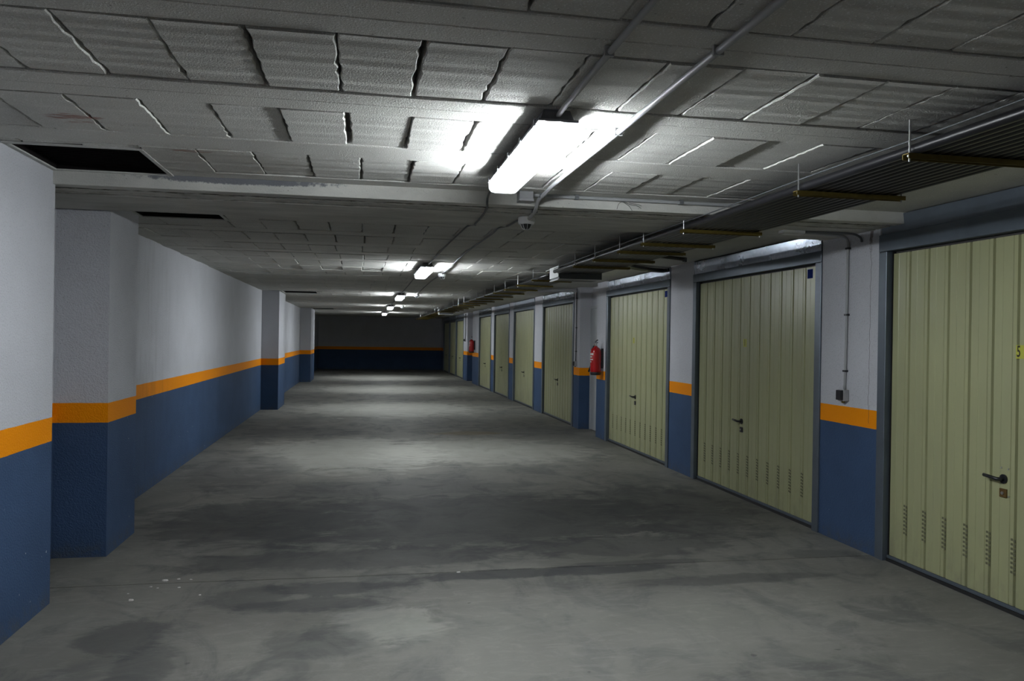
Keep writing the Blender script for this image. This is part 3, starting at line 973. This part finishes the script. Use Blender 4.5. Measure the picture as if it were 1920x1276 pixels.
# small white ceiling fitting with its conduits, by the pier with the push button
t = thing('emergency_light', 'small flat white plastic fitting under the beam between the pipes and the pier', 'fitting', (3.03, 5.21, 2.309))
bm = bmesh.new()
box(bm, -0.085, 0.085, -0.04, 0.04, -0.022, 0.0, 0.003)
obj('body', bm, 'white', t)
obj('cover', boxes((-0.075, 0.075, -0.033, 0.033, -0.028, -0.022)), 'white', t)
conduit('conduit', 'pale conduit from the small ceiling fitting down the pier to the push button',
        [(3.115, 5.215, 2.299), (3.30, 5.24, 2.299), (3.46, 5.285, 2.299), (3.525, 5.305, 2.288), (3.548, 5.310, 2.25), (3.549, 5.311, 2.16), (3.549, 5.312, 1.8), (3.549, 5.318, 1.4), (3.549, 5.325, 1.158)], 0.0095, 'pvc',
        [(3.549, 5.311, 2.21, (0.0135, 0.016, 0.007), 'blackpl'), (3.549, 5.313, 1.715, (0.0135, 0.016, 0.007), 'blackpl'), (3.549, 5.321, 1.295, (0.0135, 0.016, 0.007), 'blackpl')])
conduit('conduit', 'second thin conduit curving from the ceiling fitting into the cracked pier corner', [(3.115, 5.19, 2.300), (3.30, 5.17, 2.300), (3.47, 5.155, 2.297), (3.535, 5.15, 2.275), (3.552, 5.15, 2.24)], 0.008, 'pvcd')

def push_button(y, z, label):
    t = thing('push_button', label, 'switch', (XR, y, z), 'wall switches')
    bm = bmesh.new()
    box(bm, -0.046, -0.001, -0.038, 0.038, -0.042, 0.042, 0.004)
    obj('back_box', bm, 'pvc', t)
    bm = bmesh.new()
    box(bm, -0.066, -0.0465, -0.034, 0.034, -0.034, 0.040, 0.004)
    obj('rocker_cover', bm, 'blackpl', t, label='black rocker cover')
    obj('cable_gland', tube(bmesh.new(), [(-0.024, 0, -0.055), (-0.024, 0, -0.0425)], 0.013, 8), 'yellowst', t)
    return t
push_button(5.325, 1.112, 'grey light switch with black rocker cover on the cracked pier')
push_button(12.92, 1.09, 'small light switch on the pier beside the recessed grey door')
conduit('conduit', 'thin conduit running down the pier to the small switch beside the recess', [(3.549, 12.92, 2.36), (3.549, 12.92, 1.8), (3.549, 12.92, 1.135)], 0.009, 'pvcd', [(3.549, 12.92, z, (0.013, 0.02, 0.008), 'blackpl') for z in (2.2, 1.7, 1.3)])
push_button(27.7, 1.42, 'tiny dark switch on the far pier behind the small extinguisher')
conduit('conduit', 'thin dark conduit down the far pier to the tiny switch', [(3.549, 27.7, 2.36), (3.549, 27.7, 1.9), (3.549, 27.7, 1.465)], 0.011, 'pvcd')

# ---------------------------------------------------------------- garage doors
def slat_mesh(w, z0, z1, depth=0.010):
    """ribbed steel slat: a narrow channel beside a wide flat, extruded vertically (y along the door)"""
    prof = [(0.0, 0.0), (0.0, 0.012), (0.004, 0.012), (0.010, 0.0), (0.036, 0.0), (0.040, 0.004), (0.043, 0.0), (w * 0.60, 0.0), (w * 0.60 + 0.002, 0.0016), (w * 0.60 + 0.004, 0.0), (w - 0.001, 0.0), (w - 0.001, 0.012)]
    # profile: (y, x recess); front is at x=0, deeper is +x
    bm = bmesh.new()
    pts = [(0.0045, 0.018), (0.011, 0.0), (0.034, 0.0), (0.037, 0.0045), (0.041, 0.0045), (0.044, 0.0), (w * 0.62, 0.0), (w * 0.62 + 0.002, 0.0018), (w * 0.62 + 0.004, 0.0), (w - 0.009, 0.0), (w - 0.0035, 0.018), (w - 0.0005, 0.018), (w - 0.0005, 0.0225), (0.0005, 0.0225), (0.0005, 0.018)]
    a = [bm.verts.new((x, y, z0)) for y, x in pts]
    b = [bm.verts.new((x, y, z1)) for y, x in pts]
    n = len(pts)
    for i in range(n):
        j = (i + 1) % n
        bm.faces.new((a[i], a[j], b[j], b[i]))
    bm.faces.new(a[::-1]); bm.faces.new(b)
    bmesh.ops.recalc_face_normals(bm, faces=bm.faces)
    return bm

def slit(bm, y, z, w=0.014, h=0.013):
    """one pressed louvre: a flat tab whose dark tone stands in for slot shade"""
    box(bm, -0.0022, -0.0002, y, y + w, z, z + h)

def garage_door(idx, y0, y1, spec):
    name = 'door_%d' % idx
    d = thing(name, spec['label'], 'garage door', (XR, y0, 0), 'cream garage doors', 'structure')
    W = y1 - y0
    jamb, lint0, lint1 = 0.085, 2.142, 2.232 if idx > 1 else 2.262
    # jambs: folded steel
    for side in (0, 1):
        a = 0.002 if side == 0 else W - jamb
        bm = bmesh.new()
        box(bm, -0.012, 0.075, a, a + jamb - 0.002, 0.0, lint0, 0.003)
        obj('jamb', bm, 'frame', d)
    bm = bmesh.new()
    box(bm, -0.014, 0.075, 0.002, W - 0.002, lint0 + 0.0015, lint1, 0.003)
    obj('lintel', bm, 'frame', d)
    # cover sheet above
    fa = 0.02
    bm = bmesh.new()
    nseg = 10
    top = spec.get('ftop', 2.362)
    rows = []
    r = random.Random(idx)
    for k in range(nseg + 1):
        y = fa + (W - 0.04) * k / nseg
        dx = r.uniform(-0.004, 0.004)
        rows.append([bm.verts.new(c) for c in ((0.000, y, lint1 + 0.001), (-0.007 + dx * 0.4, y, (lint1 + top) / 2), (-0.015 + dx * 0.3, y, top), (0.02, y, top), (0.02, y, lint1 + 0.001))])
    for p, q in zip(rows, rows[1:]):
        for i in range(5):
            bm.faces.new((p[i], p[(i + 1) % 5], q[(i + 1) % 5], q[i]))
    bm.faces.new(rows[0]); bm.faces.new(rows[-1][::-1])
    bmesh.ops.recalc_face_normals(bm, faces=bm.faces)
    obj('cover_sheet', bm, spec.get('fmat', 'galv'), d, label='galvanised cover sheet above the frame')
    obj('dark_gap', boxes((0.03, 0.2, 0.0, W, lint1 - 0.02, 2.378)), 'void', d)
    obj('seal', boxes((0.030, 0.06, jamb, jamb + 0.008, 0.01, lint0), (0.030, 0.06, W - jamb - 0.010, W - jamb - 0.001, 0.01, lint0)), 'rubber', d)
    # slats
    pa, pb = jamb + 0.012, W - jamb - 0.012
    n = spec.get('n', 12)
    w = (pb - pa) / n
    leaf_x = 0.030
    z0, z1 = 0.045, lint0 - 0.018
    first = None
    for k in range(n):
        y = pa + w * k
        if first is None:
            first = s = obj('slat', slat_mesh(w, z0, z1), 'cream', d, (leaf_x, y, 0))
        else:
            s = share(first, 'slat', d, (leaf_x, y, 0))
        if idx <= 3 and 0 < k < n:
            bm = bmesh.new()
            for c in range(2):
                for q in range(8):
                    slit(bm, -0.004 + c * 0.019, 0.222 + q * 0.026 + (0.004 if c else 0))
            v = obj('vent_slots', bm, 'slot', s)
            v['kind'] = 'stuff'
    # bottom rail and threshold seal
    bm = bmesh.new()
    box(bm, 0.022, 0.058, jamb + 0.004, W - jamb - 0.004, 0.022, 0.043, 0.002)
    obj('bottom_rail', bm, 'frame', d)
    obj('bottom_seal', boxes((0.018, 0.062, jamb + 0.001, W - jamb - 0.001, 0.0, 0.021)), 'rubber', d)
    # backing so that no light leaks between slats
    obj('back_sheet', boxes((0.056, 0.072, jamb + 0.002, W - jamb - 0.002, 0.046, lint0 - 0.001)), 'void', d)
    # handle with rosette, lock plate
    hy = spec.get('hy', (W / 2 + 0.02))
    hz = spec.get('hz', 0.742)
    h = obj('handle', tube(bmesh.new(), [(leaf_x - 0.003, hy, hz), (leaf_x - 0.030, hy, hz), (leaf_x - 0.040, hy + 0.012, hz), (leaf_x - 0.042, hy + 0.05, hz + 0.004), (leaf_x - 0.040, hy + 0.105, hz + 0.008)], 0.0105, 8), 'blackpl', d, smooth=True, label='black lever handle')
    obj('rosette', tube(bmesh.new(), [(leaf_x - 0.008, hy, hz), (leaf_x + 0.0035, hy, hz)], 0.027, 14), 'blackpl', h)
    bm = bmesh.new()
    box(bm, leaf_x - 0.008, leaf_x + 0.003, hy - 0.026, hy + 0.026, hz - 0.105, hz - 0.055, 0.002)
    lk = obj('lock_plate', bm, 'brass' if idx == 1 else 'blackpl', d)
    obj('lock_cylinder', tube(bmesh.new(), [(leaf_x - 0.014, hy, hz - 0.08), (leaf_x - 0.008, hy, hz - 0.08)], 0.009, 10), 'steel', lk)
    if idx <= 2:
        for (dy, dz) in ((0.018, 0.062), (-0.032, 0.060), (-0.036, -0.095)):
            obj('rivet', tube(bmesh.new(), [(leaf_x - 0.0035, hy + dy, hz + dz), (leaf_x, hy + dy, hz + dz)], 0.005, 8), 'steel', d)
    if spec.get('sticker'):
        sy = W - jamb - 0.012 - (W - 2 * jamb) + 0.14
        obj('sticker', boxes((leaf_x - 0.0016, leaf_x - 0.0004, 0.185, 0.262, 2.030, 2.105)), 'blue', d, label='small square blue sticker')
    return d

dl = ['cream ribbed garage door with the yellow number 5 plate, cut off by the picture edge',
      'cream ribbed garage door with rows of vent slots, between the cracked pier and the next pier',
      'cream ribbed garage door beside the large red fire extinguisher',
      'dull cream garage door just past the grey recessed door and its switch',
      'pale well lit garage door, second one past the recessed door',
      'cream garage door, third one past the recessed door',
      'narrow looking dark cream garage door just before the far small extinguisher',
      'tiny distant garage door, first one past the far small extinguisher',
      'tiny pale distant garage door, second one past the far small extinguisher',
      'last garage door, against the end wall in the dark']
doors = []
for i, (a, b) in enumerate(DOORS):
    sp = dict(label=dl[i], n=12)
    if i == 0:
        sp.update(hy=3.872 - a, hz=0.744, ftop=2.380, fmat='frame')
    if i == 1:
        sp.update(hy=7.03 - a, hz=0.737, sticker=True)
    if i == 2:
        sp.update(sticker=True)
    if i in (4, 5, 7, 8, 9):
        sp.update(fmat='galv_dull')
    doors.append(garage_door(i + 1, a, b, sp))

# number plate 5 (five built from flat bars, read from the aisle: +y is to the viewer's left)
def plate(door, yc, zc_, digit=None):
    """small yellow plate stuck on the door; digit drawn with flat black strokes"""
    x = 0.0292
    pl = obj('number_plate', boxes((x - 0.0016, x, yc - 0.031, yc + 0.031, zc_ - 0.038, zc_ + 0.038)), 'yellow', door, label='small yellow number plate')
    bm = bmesh.new()
    cu = bpy.data.curves.new('digit', 'FONT')
    cu.body = digit
    cu.size = 0.088
    cu.extrude = 0.0004
    cu.offset = 0.0013
    cu.align_x = 'CENTER'
    cu.align_y = 'CENTER'
    cu.materials.append(MAT['ink'])
    t = bpy.data.objects.new('digit', cu)
    COL.objects.link(t)
    t.parent = pl
    t.location = (x - 0.0022, yc + (0.012 if digit == '5' else 0), zc_)
    # text's own x runs towards -y (viewer's right), its up towards +z, facing -x
    t.rotation_euler = (math.pi / 2, 0, -math.pi / 2)
    t.scale = (0.62, 1, 1)
    return pl
plate(doors[0], 3.770 - DOORS[0][0], 1.468, '5')
plate(doors[1], 6.985 - DOORS[1][0], 1.492, '1')
plate(doors[2], 10.14 - DOORS[2][0], 1.50, '1')

# recessed service door
d = thing('door_11', 'light grey metal service door set back in the recess by the extinguisher', 'door', (XR + 0.217, 11.85, 0), kind='structure')
bm = bmesh.new()
box(bm, -0.024, -0.002, 0.02, 0.86, 0.008, 2.02, 0.003)
obj('leaf', bm, 'doorgrey', d)
obj('frame', boxes((-0.034, -0.002, 0.862, 0.895, 0.0, 2.06), (-0.034, -0.002, -0.015, 0.018, 0.0, 2.06), (-0.034, -0.002, 0.018, 0.862, 2.022, 2.06)), 'doorgrey', d)
hd = obj('handle', tube(bmesh.new(), [(-0.024, 0.10, 1.02), (-0.062, 0.10, 1.02), (-0.066, 0.13, 1.02), (-0.066, 0.21, 1.02)], 0.009, 8), 'blackpl', d, smooth=True)

# ---------------------------------------------------------------- fire extinguishers
def make_extinguisher():
    t = thing('fire_extinguisher', 'x', 'extinguisher', (3.448, 11.42, 0.97), 'wall mounted red fire extinguishers')
    prof = [(0.0, 0.0), (0.070, 0.0), (0.080, 0.006), (0.083, 0.03), (0.082, 0.045)]
    obj('foot_ring', lathe(bmesh.new(), prof, 28), 'blackpl', t, smooth=False)
    prof = [(0.0, 0.045), (0.080, 0.045), (0.0805, 0.06), (0.0805, 0.345), (0.077, 0.372), (0.064, 0.397), (0.045, 0.413), (0.026, 0.422), (0.024, 0.436), (0.0, 0.436)]
    cyl = obj('cylinder', lathe(bmesh.new(), prof, 28), 'red', t, smooth=True)
    # wrap label facing the aisle
    bm = bmesh.new()
    seg = 12
    a0, a1 = math.radians(150), math.radians(235)
    for (z0, z1, b0, b1) in ((0.30, 0.33, .0, .9), (0.262, 0.285, .1, .75), (0.225, 0.245, .05, .85), (0.19, 0.212, .0, .6), (0.07, 0.165, .0, .25)):
        prev = None
        for k in range(seg + 1):
            a = a0 + (a1 - a0) * (b0 + (b1 - b0) * k / seg)
            c, s = math.cos(a) * 0.0812, math.sin(a) * 0.0812
            cur = (bm.verts.new((c, s, z0)), bm.verts.new((c, s, z1)))
            if prev:
                bm.faces.new((prev[0], cur[0], cur[1], prev[1]))
            prev = cur
    obj('label', bm, 'label', cyl)
    valve = obj('valve', lathe(bmesh.new(), [(0.0, 0.436), (0.019, 0.436), (0.019, 0.455), (0.014, 0.462), (0.014, 0.480), (0.0, 0.480)], 14), 'steel', t)
    bm = bmesh.new()
    box(bm, -0.011, 0.011, -0.075, 0.022, 0.481, 0.492, 0.002)
    bmesh.ops.create_cube(bm, size=1.0, matrix=Matrix.Translation((0, -0.030, 0.515)) @ Matrix.Rotation(math.radians(-16), 4, 'X') @ Matrix.Diagonal((0.020, 0.10, 0.010, 1)))
    obj('lever', bm, 'blackpl', valve)
    obj('gauge', tube(bmesh.new(), [(-0.018, 0.0, 0.455), (-0.036, 0.0, 0.455)], 0.014, 12), 'steel', valve)
    hose = smooth_path([(0.0, 0.018, 0.455), (-0.005, 0.06, 0.45), (-0.02, 0.105, 0.40), (-0.03, 0.115, 0.30), (-0.035, 0.105, 0.18), (-0.045, 0.11, 0.10)], 5)
    obj('hose', tube(bmesh.new(), hose, 0.0085, 8), 'blackpl', t, smooth=True)
    bm = bmesh.new()
    tube(bm, [(-0.034, 0.104, 0.205), (-0.040, 0.112, 0.13), (-0.06, 0.160, 0.045)], 0.016, 8)
    obj('nozzle', bm, 'blackpl', t, smooth=True)
    obj('bracket', boxes((0.081, 0.1145, -0.018, 0.018, 0.10, 0.40)), 'blackpl', t)
    return t
e = make_extinguisher()
e['label'] = 'large red fire extinguisher on the pier between the recess and the third door'
e2 = copy_tree(e)
e2.location = (3.448, 25.3, 1.02)
e2['label'] = 'small distant red fire extinguisher on the far pier'

# ---------------------------------------------------------------- crumbs of plaster on the floor
r = random.Random(12)
for i, (x, y, s) in enumerate(((-1.161, 5.073, .020), (-1.087, 5.090, .012), (-1.014, 5.074, .010), (-1.214, 4.957, .011), (-1.262, 4.724, .018), (-1.049, 4.923, .010), (-0.902, 4.766, .010), (-1.309, 4.843, .009), (-1.169, 4.93, .008), (0.62, 5.0, .014))):
    bm = bmesh.new()
    n = 6
    top = []; bot = []
    for k in range(n):
        a = 2 * math.pi * k / n + r.uniform(-.2, .2)
        q = s * r.uniform(0.6, 1.1)
        bot.append(bm.verts.new((q * math.cos(a), q * .7 * math.sin(a), 0)))
        top.append(bm.verts.new((q * .8 * math.cos(a), q * .55 * math.sin(a), s * 0.35)))
    bm.faces.new(top); bm.faces.new(bot[::-1])
    for k in range(n):
        j = (k + 1) % n
        bm.faces.new((bot[k], bot[j], top[j], top[k]))
    o = obj('plaster_flake', bm, 'flake', loc=(x, y, 0.0))
    if i == 9:
        tag(o, 'single pale plaster crumb in the middle of the aisle on the floor joint', 'debris', 'plaster crumbs on the floor')
    elif i == 0:
        tag(o, 'widest pale plaster crumb lying on the floor joint by the first pillar', 'debris', 'plaster crumbs on the floor')
    else:
        tag(o, 'tiny pale plaster crumb scattered on the floor before the first pillar', 'debris', 'plaster crumbs on the floor')
